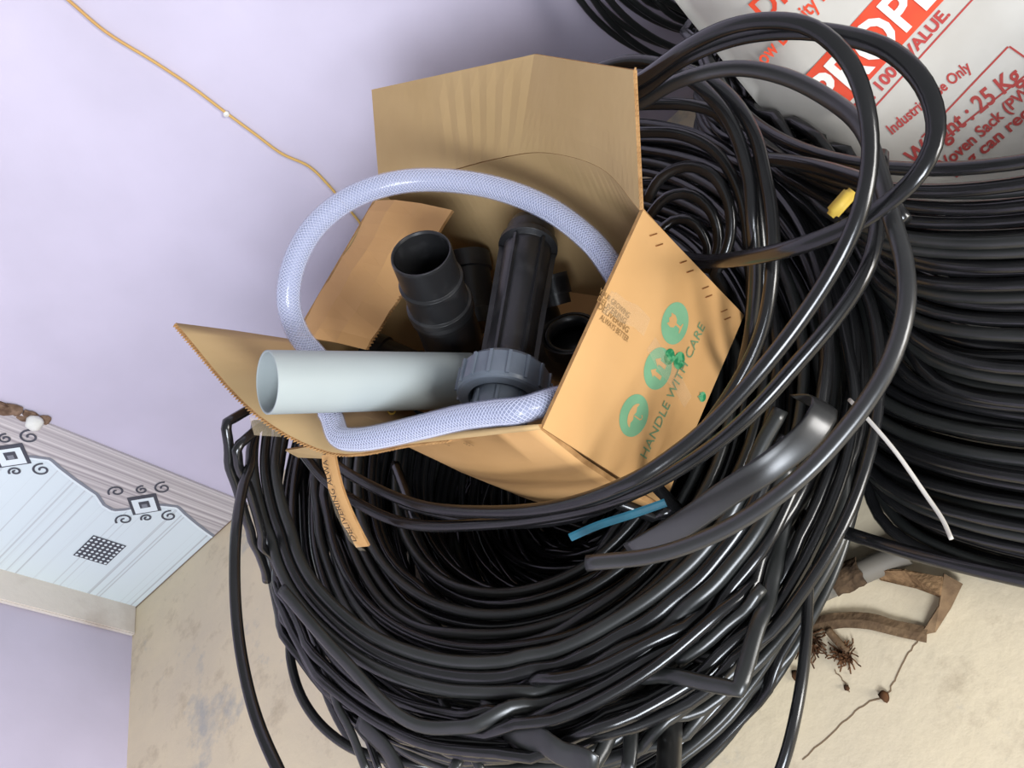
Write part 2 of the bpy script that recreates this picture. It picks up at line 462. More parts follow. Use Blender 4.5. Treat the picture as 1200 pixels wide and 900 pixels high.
# upper front coil (a leaning bowl of loops the box sits in)
base = at(600, 600, 0)
coil_up = thing('tube_coil', 'big glossy black tubing coil with the cardboard box sitting on it', 'tubing coil', (-.45, .98, 0))
prof = []
for i in range(13): prof.append((.555+U(-.012,.012), .23+.019*i))          # outer wall
for i in range(15): prof.append((.560-.0175*i, .468+.010*math.sin(i*.5)-.0016*i*i*.35))     # top
for i in range(12): prof.append((.305-.004*i, .375-.018*i))                # inner wall
for i in range(20): prof.append((U(.34,.52), U(.26,.43)))                 # fill
for i, (R_, z_) in enumerate(prof):
    s = (z_-.1)/.35
    c = lerp(V((-.60,1.06,0)), V((-.45,.985,0)), max(0,min(1.1,s)))
    me = loop_reg(loop_pts((c.x+U(-.012,.012), c.y+U(-.012,.012)), R_*U(.985,1.015), z_, -.11+U(-.035,.035), .06+U(-.035,.035), U(-.02,.03), U(0,3), U(-.006,.006), U(0,6), U(.002,.012), U(0,6)), .0085, U(.007,.0085), 8, True)
    reg('tube_loop', (upper_only(me[0]),)+me[1:], 'tube' if random.random() < .7 else 'tube_dusty', coil_up, True)
for i in range(34):
    R_ = U(.13,.40); z_ = .06+.30*((R_-.10)/.30)**1.3*U(.8,1.0)
    me = loop_reg(loop_pts((-.53+U(-.03,.03), 1.03+U(-.03,.03)), R_, z_, -.06+U(-.05,.05), U(-.05,.05), U(-.03,.03), U(0,3), U(-.008,.008), U(0,6), U(.002,.012), U(0,6), 64), .0085, .008, 8, True)
    reg('tube_loop', (upper_only(me[0]),)+me[1:], 'tube', coil_up, True)
for i in range(26):
    R_ = .05+.0125*i; me = loop_reg(loop_pts((-.62+U(-.02,.02), 1.08+U(-.02,.02)), R_, .03+U(0,.05), U(-.04,.04), U(-.04,.04), U(-.03,.03), U(0,3), 0, 0, U(.002,.008), U(0,6), 56), .0095, .009, 8, True)
    reg('tube_loop', (upper_only(me[0]),)+me[1:], 'tube', coil_up, True)
# lower, looser coil on the floor
coil_lo = thing('tube_coil', 'loose tangled black tubing coil with kinked turns lying on the floor', 'tubing coil', (-.64, 1.08, 0))
for i in range(46):
    z_ = .012+.0050*i; R_ = U(.36,.60) if i % 3 else U(.56,.62)
    me = loop_reg(loop_pts((-.655+U(-.03,.03)+.0018*i, 1.10+U(-.03,.03)-.001*i), R_, z_+.02, U(-.12,.09), U(-.09,.12), U(-.05,.05), U(0,3), U(-.02,.02), U(0,6), U(.006,.03), U(0,6)), U(.008,.0105), U(.005,.008), 8, True)
    reg('tube_loop', (lower_only(me[0]),)+me[1:], random.choice(('tube_dusty','tube_dusty','tube')), coil_lo, True)
# right-hand coil, a broad cone of loops around the resin bag
coil_r = thing('tube_coil', 'wide heavy black tubing coil heaped around the printed white sack', 'tubing coil', (.60, 1.0, 0))
nl_ = 39
for i in range(nl_):
    t = i/(nl_-1); R_ = lerp(.815, .487, t**.9); z_ = lerp(.068, .562, t)
    me = loop_reg(loop_pts((.60+U(-.015,.015), 1.0+U(-.015,.015)), R_*U(.985,1.015), z_, U(-.035,.035)*(2 if i % 7 == 3 and i < 34 else 1), U(-.03,.03), U(-.012,.012), U(0,3), U(-.005,.005), U(0,6), U(.002,.010), U(0,6), 110), .0088, .0080, 8, True)
    reg('tube_loop', (press_front(me[0]),)+me[1:], 'tube' if i % 3 else 'tube_dusty', coil_r, True)
for i in range(34):
    t = i/33*.9; R_ = lerp(.795, .470, t); z_ = lerp(.035, .545, t)
    me = loop_reg(loop_pts((.60+U(-.01,.01), 1.0+U(-.01,.01)), R_, z_, U(-.03,.03), U(-.03,.03), U(-.012,.012), U(0,3), 0, 0, U(.002,.008), U(0,6), 110), .0088, .0080, 8, True)
    reg('tube_loop', (press_front(me[0]),)+me[1:], 'tube', coil_r, True)
# small coil stood on edge against the back wall
coil_w = thing('tube_coil', 'thin grey-black tubing coil standing on edge against the back wall', 'tubing coil', (.47, 1.72, 0))
for i in range(13):
    R_ = .42-.0135*i+U(-.006,.006); yb = 1.745+U(-.05,.05); pts = []
    cxx = .49+U(-.016,.016)
    for k in range(80):
        a = 2*math.pi*k/80; pts.append(V((cxx+R_*math.cos(a)*(1+.02*math.sin(2*a+i)), yb+.065*math.sin(a)+.008*math.sin(2*a+i*1.7), .455+R_*math.sin(a))))
    reg('tube_loop', (pts, .0072, .0062, 8, True, V((0,1,0)), 0), 'tube_dusty', coil_w, True)

# ------------------------------------------------------------------ loose turns springing out of the coils
def strand(name, path, ra, rb, m, parent, n=8, hollow=0, smooth=True, straight=False, up=None):
    kk = .93 if name == 'kinked_tube' and parent is coil_lo else 1.0
    pts = [atd(x, y, d*kk) for x, y, d in path]
    for q in pts: q.z = max(q.z, .012)
    if straight:        # kinked: keep corners
        q = []
        for a, b in zip(pts, pts[1:]):
            for k in range(6): q.append(lerp(a, b, k/6))
        q.append(pts[-1]); pts = q
    else: pts = catmull(pts, n)
    return reg(name, (pts, ra, rb, 10, False, up or V((-.2,-.5,.85)), hollow), m, parent, smooth, 0.0 if name == 'pipe_offcut' else .3 if name == 'kinked_tube' else .12)
T = 'tube'
strand('loose_loop', [(705,112,1.24),(745,97,1.16),(800,58,1.08),(850,33,1.03),(900,24,1.0),(950,32,.97),(992,68,.95),(1014,120,.93),(1020,180,.92),(1010,240,.91),(985,300,.91),(945,365,.92),(895,430,.93),(840,490,.95),(790,532,.97),(735,566,.99),(660,592,1.06),(580,600,1.16),(490,592,1.29),(410,556,1.42),(365,520,1.52)], .0090, .0080, T, coil_up)
strand('loose_loop', [(700,128,1.26),(748,108,1.18),(800,70,1.12),(860,45,1.08),(920,36,1.04),(980,40,1.01),(1040,58,.98),(1082,98,.95),(1097,150,.93),(1080,198,.92),(1040,238,.93),(985,270,.95),(920,293,.99),(860,304,1.11),(825,306,1.26),(795,300,1.40)], .0100, .0065, T, coil_up)
strand('loose_loop', [(700,140,1.28),(750,118,1.2),(800,93,1.15),(860,80,1.12),(920,90,1.09),(975,118,1.05),(1010,150,1.01),(1030,200,.98),(1045,255,.95),(1060,310,.93),(1060,370,.91),(1035,440,.90),(985,510,.90),(925,570,.91),(850,620,.94),(770,650,.97),(688,660,1.0)], .0098, .0078, 'tube_flat', coil_up, hollow=.8)
strand('loose_loop', [(1032,180,1.05),(1030,250,1.0),(1018,310,.97),(985,365,.96),(935,425,.96),(880,485,.97),(820,534,1.0),(750,574,1.03),(680,598,1.10),(570,614,1.2),(470,612,1.32),(390,570,1.44),(350,525,1.52)], .0088, .0088, T, coil_up)
strand('loose_loop', [(690,85,1.3),(740,72,1.26),(790,82,1.22),(835,112,1.18),(865,155,1.15),(878,205,1.13),(882,260,1.12),(886,320,1.14),(880,390,1.18),(868,440,1.25)], .0095, .0085, T, coil_up)
strand('loose_loop', [(760,72,1.32),(820,88,1.22),(862,125,1.17),(890,185,1.13),(904,250,1.1),(905,320,1.08),(892,390,1.08),(860,455,1.09),(815,515,1.11),(755,570,1.16),(670,606,1.23),(570,612,1.32),(470,590,1.42)], .0088, .0088, T, coil_up)
strand('loose_loop', [(715,126,1.34),(760,122,1.30),(815,124,1.27),(850,142,1.25),(880,200,1.22),(892,280,1.2),(893,360,1.21),(880,440,1.27)], .0085, .0085, T, coil_up)
strand('loose_loop', [(715,160,1.36),(755,155,1.32),(800,158,1.29),(840,180,1.27),(868,230,1.25),(878,300,1.25),(880,370,1.28),(870,440,1.34)], .0085, .0085, T, coil_up)
strand('loose_loop', [(758,235,1.3),(775,208,1.29),(805,195,1.28),(835,205,1.26),(854,238,1.25),(855,280,1.25),(838,320,1.26),(810,350,1.28)], .0085, .0075, T, coil_up)
strand('loose_loop', [(755,262,1.34),(780,232,1.33),(810,228,1.32),(835,250,1.31),(842,285,1.31),(830,320,1.31)], .0085, .0075, T, coil_up)
strand('loose_loop', [(765,280,1.38),(790,258,1.38),(815,262,1.37),(830,290,1.37),(826,320,1.37)], .0085, .0075, T, coil_up)
strand('loose_loop', [(880,185,1.24),(930,190,1.18),(985,203,1.12),(1030,222,1.07),(1060,260,1.04)], .0095, .0085, T, coil_r)
# broad shiny flattened turn
strand('flattened_turn', [(740,650,1.06),(800,615,1.02),(850,580,.99),(900,548,.97),(945,512,.97),(966,482,.98),(962,470,1.0),(940,470,1.05)], .0165, .0016, 'tube_flat', coil_up, up=V((-.15,-.75,.65)))
# left: kinked pair beside the box, the long turn that bulges to the left
strand('kinked_tube', [(345,455,1.45),(300,475,1.40),(264,496,1.36),(272,545,1.38),(290,610,1.44),(315,680,1.58)], .0085, .0075, T, coil_up, straight=True)
strand('kinked_tube', [(345,478,1.42),(308,497,1.38),(277,524,1.35),(287,562,1.39),(305,620,1.45),(335,690,1.60)], .0085, .0075, T, coil_up, straight=True)
strand('loose_loop', [(300,500,1.42),(287,560,1.36),(278,610,1.31),(275,660,1.28),(277,720,1.25),(285,780,1.22),(300,840,1.19),(325,900,1.16),(370,985,1.15),(450,1060,1.2)], .0080, .0080, T, coil_up)
strand('loose_loop', [(345,690,1.62),(340,730,1.6),(341,775,1.58),(355,820,1.55),(385,858,1.53),(430,884,1.52),(500,895,1.5),(580,890,1.5)], .0080, .0080, T, coil_lo)
strand('loose_loop', [(905,520,1.28),(928,580,1.22),(941,640,1.18),(946,700,1.16),(943,770,1.14),(932,840,1.13),(914,905,1.14),(880,980,1.18)], .0072, .0072, T, coil_up)
# front rim turns with long highlights
for k, dd in enumerate((0, .016, .03)):
    strand('loose_loop', [(318-4*k,495,1.56),(314-4*k,545+6*k,1.53),(330-4*k,610+10*k,1.48),(360-3*k,680+12*k,1.42),(430,745+14*k,1.35),(530,775+17*k,1.28),(640,765+20*k,1.22),(740,715+24*k,1.17),(820,650+28*k,1.14),(880,570+30*k,1.12),(915,480+30*k,1.12)], .0100, .0075, 'tube_dusty' if k % 2 == 0 else T, coil_up)
# kinked and flattened turns of the lower tangle
KD = 'tube_dusty'
strand('kinked_tube', [(330,690,1.5),(400,770,1.44),(487,849,1.38),(600,838,1.32),(700,805,1.28),(790,755,1.25),(850,700,1.24)], .0110, .0060, KD, coil_lo, straight=False)
strand('kinked_tube', [(690,772,1.30),(760,788,1.25),(866,808,1.17),(886,740,1.19),(905,670,1.22),(922,590,1.26)], .0105, .0058, KD, coil_lo, straight=True)
strand('kinked_tube', [(740,752,1.30),(800,768,1.26),(872,779,1.21),(900,690,1.24)], .0100, .0058, KD, coil_lo, straight=True)
strand('kinked_tube', [(898,690,1.2),(845,737,1.21),(795,777,1.23)], .0078, .0062, KD, coil_lo, straight=True)
strand('kinked_tube', [(815,715,1.27),(885,700,1.24),(860,640,1.26)], .0090, .0060, KD, coil_lo, straight=True)
strand('kinked_tube', [(560,832,1.36),(625,862,1.3),(700,900,1.26)], .0180, .0035, KD, coil_lo, straight=True)
strand('kinked_tube', [(760,810,1.3),(720,850,1.28),(690,900,1.27),(660,960,1.27)], .0095, .0060, KD, coil_lo)
strand('kinked_tube', [(735,905,1.3),(742,860,1.31),(770,800,1.33)], .0105, .0055, KD, coil_lo, straight=True)
strand('kinked_tube', [(425,840,1.52),(450,870,1.48),(475,920,1.46)], .0160, .0050, KD, coil_lo, straight=True)
strand('kinked_tube', [(368,758,1.6),(395,815,1.56),(430,905,1.52)], .0085, .0050, KD, coil_lo, straight=True)
strand('kinked_tube', [(378,756,1.62),(408,800,1.58),(425,850,1.56),(445,905,1.54)], .0070, .0045, T, coil_lo, straight=True)
strand('kinked_tube', [(530,900,1.40),(560,848,1.42),(590,810,1.46)], .0090, .0060, KD, coil_lo, straight=True)
strand('kinked_tube', [(500,780,1.5),(530,845,1.42),(565,905,1.38)], .0090, .0055, KD, coil_lo, straight=True)
strand('kinked_tube', [(420,800,1.55),(520,845,1.44),(600,880,1.38),(680,885,1.34),(760,850,1.32),(840,790,1.32)], .0085, .0070, KD, coil_lo)
# open tube end standing inside the coil under the box
strand('tube_end', [(463,545,1.55),(475,575,1.48),(490,616,1.40)], .0095, .0095, T, coil_up, hollow=.78)
# fallen tube end of the right coil
strand('tube_end', [(905,585,1.25),(960,612,1.2),(1040,640,1.15),(1130,664,1.1),(1250,690,1.06)], .0088, .0088, T, coil_r)

# thick pipe offcut standing in the tangle
po = strand('pipe_offcut', [(787,803,1.30),(786,840,1.26),(783,905,1.19),(780,960,1.12)], .0165, .0165, 'tube_flat', None, hollow=.85)
PIPE_LABEL = ('straight thick dark grey pipe offcut poking out of the tangle', 'pipe')

# ------------------------------------------------------------------ settle the tubes: no tube passes through another
import numpy as np
SA, SB = at(880,728,.022), at(1062,647,.022)         # the stick on the floor that the coils rest on
BQ = [V((-.312,.663,0)), V((-.075,.843,0)), V((-.438,1.355,0)), V((-.691,1.208,0))]   # box footprint
SQ = V((.24,.88,.42)); S1 = V((1,-.02,-.02)).normalized(); S2 = V((0,.68,.733)); S2 = (S2-S1*S2.dot(S1)).normalized(); SN = S1.cross(S2).normalized()
if SN.dot(CAMP-SQ) < 0: SN = -SN
WEB = [(p.x, p.y) for p in catmull([at(x,y,0) for x, y in ((950,735),(985,728),(1020,729),(1050,737),(1088,745))], 4)]
def settle(iters=90, step=.013):
    P, rad, wt, tid, prv, nxt = [], [], [], [], [], []
    spans = []
    def add(pts, closed, r, w, k):
        q = [V(p) for p in pts]; q2 = q+[q[0]] if closed else q
        L = [0.0]
        for a, b in zip(q2, q2[1:]): L.append(L[-1]+(b-a).length)
        n = max(4, int(L[-1]/step)); xs = np.linspace(0, L[-1], n+1)[:n if closed else n+1]; arr = np.array([tuple(p) for p in q2])
        co = np.stack([np.interp(xs, L, arr[:, i]) for i in range(3)], 1); b0 = sum(len(x) for x in P); m = len(co); idx = np.arange(m)
        P.append(co); rad.append(np.full(m, r)); wt.append(np.full(m, w)); tid.append(np.full(m, k))
        prv.append(b0+((idx-1) % m if closed else np.maximum(idx-1, 0))); nxt.append(b0+((idx+1) % m if closed else np.minimum(idx+1, m-1)))
        return (b0, b0+m)
    for k, d in enumerate(TUBES):
        r = d['ra'] if d['ra'] < 1.3*d['rb'] else .7*d['ra']+.3*d['rb']
        d['span'] = add(d['pts'], d['closed'], r, d['w'], k)
    K = len(TUBES)
    P = np.concatenate(P); rad = np.concatenate(rad); wt = np.concatenate(wt); tid = np.concatenate(tid); prv = np.concatenate(prv); nxt = np.concatenate(nxt)
    CS = .036; rng = np.random.default_rng(5); offs = [(i,j,k) for i in (-1,0,1) for j in (-1,0,1) for k in (-1,0,1) if (i,j,k) >= (0,0,0)]
    mv = wt > 0
    for it in range(iters):
        if it % 3 == 0:
            c = np.floor(P/CS).astype(np.int64)+200; key = (c[:,0]*4000+c[:,1])*4000+c[:,2]; od = np.argsort(key, kind='stable'); ks = key[od]
            I, J = [], []
            for o in offs:
                kk = key+(o[0]*4000+o[1])*4000+o[2]; lo = np.searchsorted(ks, kk, 'left'); hi = np.searchsorted(ks, kk, 'right'); n = hi-lo
                a = np.repeat(np.arange(len(P)), n); st = np.repeat(lo-np.concatenate(([0], np.cumsum(n)[:-1])), n); b = od[np.arange(len(a))+st]
                ok = (tid[a] != tid[b]) & ((wt[a] > 0) | (wt[b] > 0))
                if o == (0,0,0): ok &= a < b
                a, b = a[ok], b[ok]; near = ((P[a]-P[b])**2).sum(1) < (rad[a]+rad[b]+.014)**2
                I.append(a[near]); J.append(b[near])
            I = np.concatenate(I); J = np.concatenate(J)
        df = P[I]-P[J]; ds = np.sqrt((df**2).sum(1))+1e-9; ov = rad[I]+rad[J]+.0012-ds; h = ov > 0
        a, b = I[h], J[h]; nv = df[h]/ds[h][:,None]
        tiny = ds[h] < .002; nv[tiny] = rng.normal(size=(tiny.sum(),3)); nv /= np.sqrt((nv**2).sum(1))[:,None]
        ws = wt[a]+wt[b]; mo = (ov[h]/ws)[:,None]*nv
        C = np.zeros_like(P); N = np.zeros(len(P))
        for ax in range(3):
            C[:,ax] = np.bincount(a, mo[:,ax]*wt[a], len(P))-np.bincount(b, mo[:,ax]*wt[b], len(P))
        N = np.bincount(a, minlength=len(P))+np.bincount(b, minlength=len(P)); C /= np.maximum(1, N*.55)[:,None]
        for _ in range(2): C = C*.5+(C[prv]+C[nxt])*.25
        P[mv] += 1.15*C[mv]
        if it % 6 == 5 and it < iters-12:       # a little stiffness: take out short ripples
            D2 = P*.5+(P[prv]+P[nxt])*.25; loop = mv & (wt > .5); P[loop] = P[loop]*.6+D2[loop]*.4
        # floor, walls
        ab = np.array((SB.x-SA.x, SB.y-SA.y)); rel = P[:,:2]-np.array((SA.x, SA.y)); tt = np.clip(rel@ab/(ab@ab), 0, 1); qd = np.sqrt(((rel-tt[:,None]*ab)**2).sum(1)); rr_ = .0275+rad
        hf = np.where(qd < rr_, .022+np.sqrt(np.maximum(0, rr_**2-qd**2)), 0)
        for wx, wy in WEB: hf = np.maximum(hf, np.where((P[:,0]-wx)**2+(P[:,1]-wy)**2 < .022**2, .013+rad, 0))
        P[mv,2] = np.maximum(P[mv,2], np.maximum(rad[mv]+.0005, hf[mv])); P[mv,1] = np.minimum(P[mv,1], YW-rad[mv]-.001)
        # cardboard box (walls bulge at left and right)
        X = P; sd = []
        hz = np.clip((X[:,2]-.425)/.275, 0, 1)
        for e in range(4):
            p0, p1 = BQ[e], BQ[(e+1)%4]; t = (p1-p0); L = t.length; t = t/L; nn = V((t.y,-t.x,0)); 
            u = np.clip(((X[:,0]-p0.x)*t.x+(X[:,1]-p0.y)*t.y)/L, 0, 1)
            bul = {0: 0*u, 1: .115*np.sin(np.pi*u)*hz, 2: 0*u, 3: .075*np.sin(np.pi*u)}[e]
            sd.append(((X[:,0]-p0.x)*nn.x+(X[:,1]-p0.y)*nn.y-bul, nn))
        S = np.stack([q[0] for q in sd], 1)-rad[:,None]-.009; mx = S.max(1); am = S.argmax(1)
        inb = mv & (mx < 0) & (X[:,2] > .419-rad) & (X[:,2] < .70)
        dn = inb & (X[:,2] < .50); P[dn,2] = .4185-rad[dn]
        sdw = inb & ~dn; NN = np.array([[q[1].x, q[1].y, 0] for q in sd]); P[sdw] -= NN[am[sdw]]*mx[sdw][:,None]
        # sack
        Q = P-np.array(tuple(SQ)); u = Q@np.array(tuple(S1)); v = Q@np.array(tuple(S2)); wz = Q@np.array(tuple(SN))
        ins = mv & (wt > .5) & (u > -.105-rad) & (u < .56) & (v > -.5) & (v < .42) & (wz > -.19) & (wz < .012+rad)
        edge = np.minimum(1, np.maximum(0, (u+.105)/.09)); top = .012-.085*(1-edge)**2
        fr = ins & (wz < top+rad)
        du = -.105-rad-u; dw = top+rad-wz; db = wz+.195+rad
        bk = fr & (db < dw) & (db < np.abs(du)); P[bk] -= np.outer(db[bk], tuple(SN)); fr &= ~bk
        left = fr & (np.abs(du) < dw); P[left] += np.outer(du[left], tuple(S1)); oth = fr & ~left; P[oth] += np.outer(dw[oth], tuple(SN))
    print('settle: overlapping samples', int(h.sum()), 'of', len(P))
    for d in TUBES:
        a, b = d['span']; q = P[a:b]
        ks_ = list(range(0, b-a, 2)) if d['w'] > .5 else list(range(b-a))
        if not d['closed'] and ks_[-1] != b-a-1: ks_.append(b-a-1)
        pts = [V(q[i]) for i in ks_]
        me = tube(pts, d['ra'], d['rb'], d['sides'], d['closed'], d['hollow'], d['up'])
        if d['parent']: d['obj'] = part(d['name'], me, d['m'], d['parent'], True)
        else: d['obj'] = link(d['name'], me, d['m'], None, True)
settle()
tag(po['obj'], *PIPE_LABEL)

# ------------------------------------------------------------------ cardboard box
ZR, ZB = .70, .425
A, B = V((-.312,.663,ZR)), V((-.075,.843,ZR)); C, D = V((-.438,1.355,ZR)), V((-.691,1.208,ZR))
down = V((0,0,ZB-ZR)); OUT = V((-.821,-.571,0)); UP = V((0,0,1))
cb = thing('cardboard_box', 'open battered cardboard box with green handling marks holding pipe fittings', 'box', ((A+B+C+D)/4+down)*1)
CM = ['board_out', 'board_in', 'board_edge']; CMI = ['board_in', 'board_out', 'board_edge']; COO = ['board_out','board_out','board_edge']
def spl(keys, t):
    ks = [k[0] for k in keys]
    for i in range(len(keys)-1):
        if keys[i][0] <= t <= keys[i+1][0]+1e-9:
            (t1, a), (t2, b) = keys[i], keys[i+1]; t0, p_ = keys[max(i-1,0)]; t3, q_ = keys[min(i+2,len(keys)-1)]; h = t2-t1; u = (t-t1)/h
            res = []
            for p0_, p1_, p2_, p3_ in zip(p_, a, b, q_):
                m1 = (p2_-p0_)/(t2-t0)*h; m2 = (p3_-p1_)/(t3-t1)*h
                res.append((2*u**3-3*u*u+1)*p1_+(u**3-2*u*u+u)*m1+(-2*u**3+3*u*u)*p2_+(u**3-u*u)*m2)
            return tuple(res)
    return keys[-1][1]
FT = .0055
# front wall (printed)
Af, Bf = at(634,501,ZR), at(752,246,ZR)
nf = (Bf-Af).cross(UP).normalized()       # towards the camera
if nf.dot(CAMP-A) < 0: nf = -nf
fw_ = part('front_wall', sheet(grid((Af,Bf,Bf+down,Af+down), 10, 8), FT), CM, cb)
# make the outside face outward
def faces_out(o, n):
    me = o.data; s = sum((p.normal.dot(n)*p.area for p in me.polygons if p.material_index == 0), 0)
    if s < 0:
        for p in me.polygons:
            if p.material_index < 2: p.material_index = 1-p.material_index
faces_out(fw_, nf)
# left wall, bulging outward, rim running on into a bent-up flap
key_top = [(0,(0,0)),(.15,(.042,.003)),(.30,(.084,.012)),(.50,(.14,.028)),(.70,(.139,.095)),(1,(.07,.193))]
key_rim = [(0,(0,0)),(.15,(.030,0)),(.30,(.055,0)),(.50,(.075,0)),(.70,(.050,0)),(1,(0,0))]
key_bot = [(0,(.004,0)),(.15,(.035,0)),(.30,(.062,.0)),(.50,(.065,0)),(.70,(.04,0)),(1,(0,0))]
rows = [[], [], [], [], [], []]
NS = 26
for j in range(NS+1):
    t = j/NS; b = lerp(A, D, t)
    o, h = spl(key_top, t); r, _ = spl(key_rim, t); q, _ = spl(key_bot, t)
    top = b+OUT*o+UP*h; rim = b+OUT*r; bot = b+OUT*q+down
    rows[0].append(top); rows[1].append(lerp(top, rim, .5)+UP*.003); rows[2].append(rim); rows[3].append(lerp(rim,bot,.33)+OUT*.006); rows[4].append(lerp(rim,bot,.66)+OUT*.006); rows[5].append(bot)
lw = part('left_wall', sheet(rows, .0075), CM, cb); faces_out(lw, OUT)
for p in lw.data.polygons: p.use_smooth = p.material_index < 2
# right wall, bulging, with its flap laid back outward
Mr = at(640,178,ZR); Cr = at(446,222,ZR)
def rimR(t):    # from Bf to C
    return catmull([Bf, at(706,196,ZR), Mr, at(580,186,ZR), at(520,202,ZR), Cr], 8)[int(round(t*40))]
rows = [[], [], [], []]
for j in range(41):
    t = j/40; p = rimR(t); rows[0].append(p); 
    pb = lerp(B, C, t)+down
    rows[1].append(lerp(p, pb, .35)); rows[2].append(lerp(p, pb, .7)); rows[3].append(pb)
rw = part('right_wall', sheet(rows, FT), CM, cb); faces_out(rw, -OUT)
tops = [Bf-OUT*.122+UP*.110, Mr-OUT*.097+UP*.094, Cr-OUT*.135+UP*.104]
rows = [[], [], [], [], []]
for j in range(41):
    t = j/40; rim = rimR(t)
    # the flap is creased where it bends in the middle
    tt = .50
    top = lerp(tops[0], tops[1], t/tt) if t < tt else lerp(tops[1], tops[2], (t-tt)/(1-tt))
    for i in range(5):
        s = i/4; p = lerp(rim, top, s); p = p + OUT*(.010*math.sin(math.pi*s)*math.sin(math.pi*min(1,t/tt)))*(1 if t < tt else 0)
        if .52 < t < .80: p = p + OUT*.0016*(1 if j % 2 else -1)*math.sin(math.pi*s*.9+.2)
        rows[4-i].append(p)
rf = part('flap', sheet(rows, FT), CM, cb); faces_out(rf, -OUT)
# back wall and its flap folded inward
bw = part('back_wall', sheet(grid((Cr, D, D+down, C+down), 8, 6), FT), CM, cb); faces_out(bw, (D-A))
i0, i1, i2 = at(531,247,.69), at(473,343,.675), at(430,410,.665)
rows = [[], [], [], []]
for j in range(13):
    t = j/12; outp = lerp(at(442,236,ZR), at(347,396,ZR), t); inn = lerp(i0, i1, t*2) if t < .5 else lerp(i1, i2, t*2-1)
    for i in range(4):
        s = i/3; rows[i].append(lerp(outp, inn, s)+UP*(.012*math.sin(math.pi*s)+.006*noise.noise(V((t*5,s*3,0)))))
bf_ = part('flap', sheet(rows, FT), COO, cb)
part('base_panel', sheet(grid((A+down, B+down, C+down, D+down), 4, 4), FT), CMI, cb)
# torn corner piece below the front wall
tc_ = [at(745,572,.44), at(792,548,.43), at(778,583,.41), at(752,585,.415)]
part('torn_corner', sheet([[tc_[0]+nf*.004, tc_[1]+nf*.004],[tc_[3]+nf*.01, tc_[2]+nf*.006]], .005), COO, cb)
# exposed corrugations along the torn edges
def flutes(path, nrm, amp=.0028, step=.0060, w=.0017):
    pts = catmull(path, 12); L = [0]
    for a, b in zip(pts, pts[1:]): L.append(L[-1]+(b-a).length)
    q = []; n = int(L[-1]/step*2); i = 0
    for k in range(n+1):
        s = L[-1]*k/n
        while i < len(L)-2 and L[i+1] < s: i += 1
        p = lerp(pts[i], pts[i+1], (s-L[i])/max(1e-9, L[i+1]-L[i])); q.append(p+nrm*(amp*(1 if k % 2 else -1)*U(.7,1.1)))
    return tube(q, w, w*.8, 4)
edge_top = [lerp(A,D,t)+OUT*spl(key_top,t)[0]+UP*(spl(key_top,t)[1]) for t in (.2,.3,.4,.5,.6,.7,.8,.9,1)]
part('corrugated_edge', flutes([p+UP*.0012+OUT*.001 for p in edge_top], UP*.5+OUT*.85), 'board_edge', cb)
part('corrugated_edge', flutes([tops[0]+UP*.001, lerp(tops[0],Bf,.5), Bf+UP*.002], OUT), 'board_edge', cb)
part('corrugated_edge', flutes([i1+UP*.001, lerp(i1,i2,.5), i2], UP), 'board_edge', cb)
# printing on the front wall
Q0 = Af+nf*(FT/2+.0003); e1 = (Bf-Af).normalized(); e2 = UP
def fhit(px, py): return atp(px, py, Q0, nf)
def onf(name, me2, px, py, m, off=0.0, parent=None, fit=None, ex=None, ey=None): return part(name, place2d(me2, fhit(px,py), ex or e1, ey or e2, nf, off, None, fit), m, parent or fw_)
for (px, py, kind) in ((743,487,'umbrella'),(771,432,'arrows'),(791,379,'glass')):
    onf('print_disc', poly2d([circ(0,0,.0285,32)]), px, py, 'ink_green', .0002)
    if kind == 'umbrella':
        cap = [(-.017,-.001)]+[(-.017*math.cos(math.pi*i/12), -.001+.013*math.sin(math.pi*i/12)) for i in range(1,12)]+[(.017,-.001),(.0113,.0015),(.0057,-.001),(0,.0015),(-.0057,-.001),(-.0113,.0015)]
        onf('print_mark', poly2d([cap]), px, py, 'board_out', .0006)
        onf('print_mark', ribbon2d([(0,0),(0,-.013),(.002,-.016),(.005,-.016),(.0065,-.013)], .0018), px, py, 'board_out', .0006)
    elif kind == 'arrows':
        for dx in (-.008,.008): onf('print_mark', poly2d([[(dx-.0065,.003),(dx-.003,.003),(dx-.003,-.013),(dx+.003,-.013),(dx+.003,.003),(dx+.0065,.003),(dx,.013)]]), px, py, 'board_out', .0006)
    else:
        onf('print_mark', poly2d([[(-.008,.016),(-.004,.012),(0,.016),(.004,.013),(.008,.016),(.009,.006),(.006,0),(.0015,-.002),(.0015,-.012),(.007,-.014),(.007,-.016),(-.007,-.016),(-.007,-.014),(-.0015,-.012),(-.0015,-.002),(-.006,0),(-.009,.006)]]), px, py, 'board_out', .0006)
onf('print_disc', poly2d([circ(0,0,.011,24)]), 784, 418, 'ink_dark_green', .0009)
onf('print_disc', poly2d([circ(.006,-.008,.012,24)]), 790, 424, 'ink_dark_green', .0008)
onf('print_disc', poly2d([circ(0,0,.007,20,.0085)]), 823, 465, 'ink_dark_green', .0006)
onf('print_mark', text_me('N', .012), 820, 468, 'ink_green', .0012)
p0, p1 = fhit(757,538), fhit(826,383)
tdir = (p1-p0).normalized(); tup = nf.cross(tdir)
if tup.z < 0: tup = -tup
part('lettering', place2d(text_me('HANDLE WITH CARE', .0235), p0, tdir, tup, nf, .0008, None, (p1-p0).length), 'ink_olive', fw_)
for i, (s, px, py, fit) in enumerate((('YOUR GROWING',701,343,.066),('DELIVERING',699,352,.062),('DELIVERING',700,361,.066),('ALWAYS BETTER',702,374,.062))):
    part('lettering', place2d(text_me(s, .0105), fhit(px,py), -e2, e1, nf, .0008+.0001*i, None, fit), 'ink_brown', fw_)
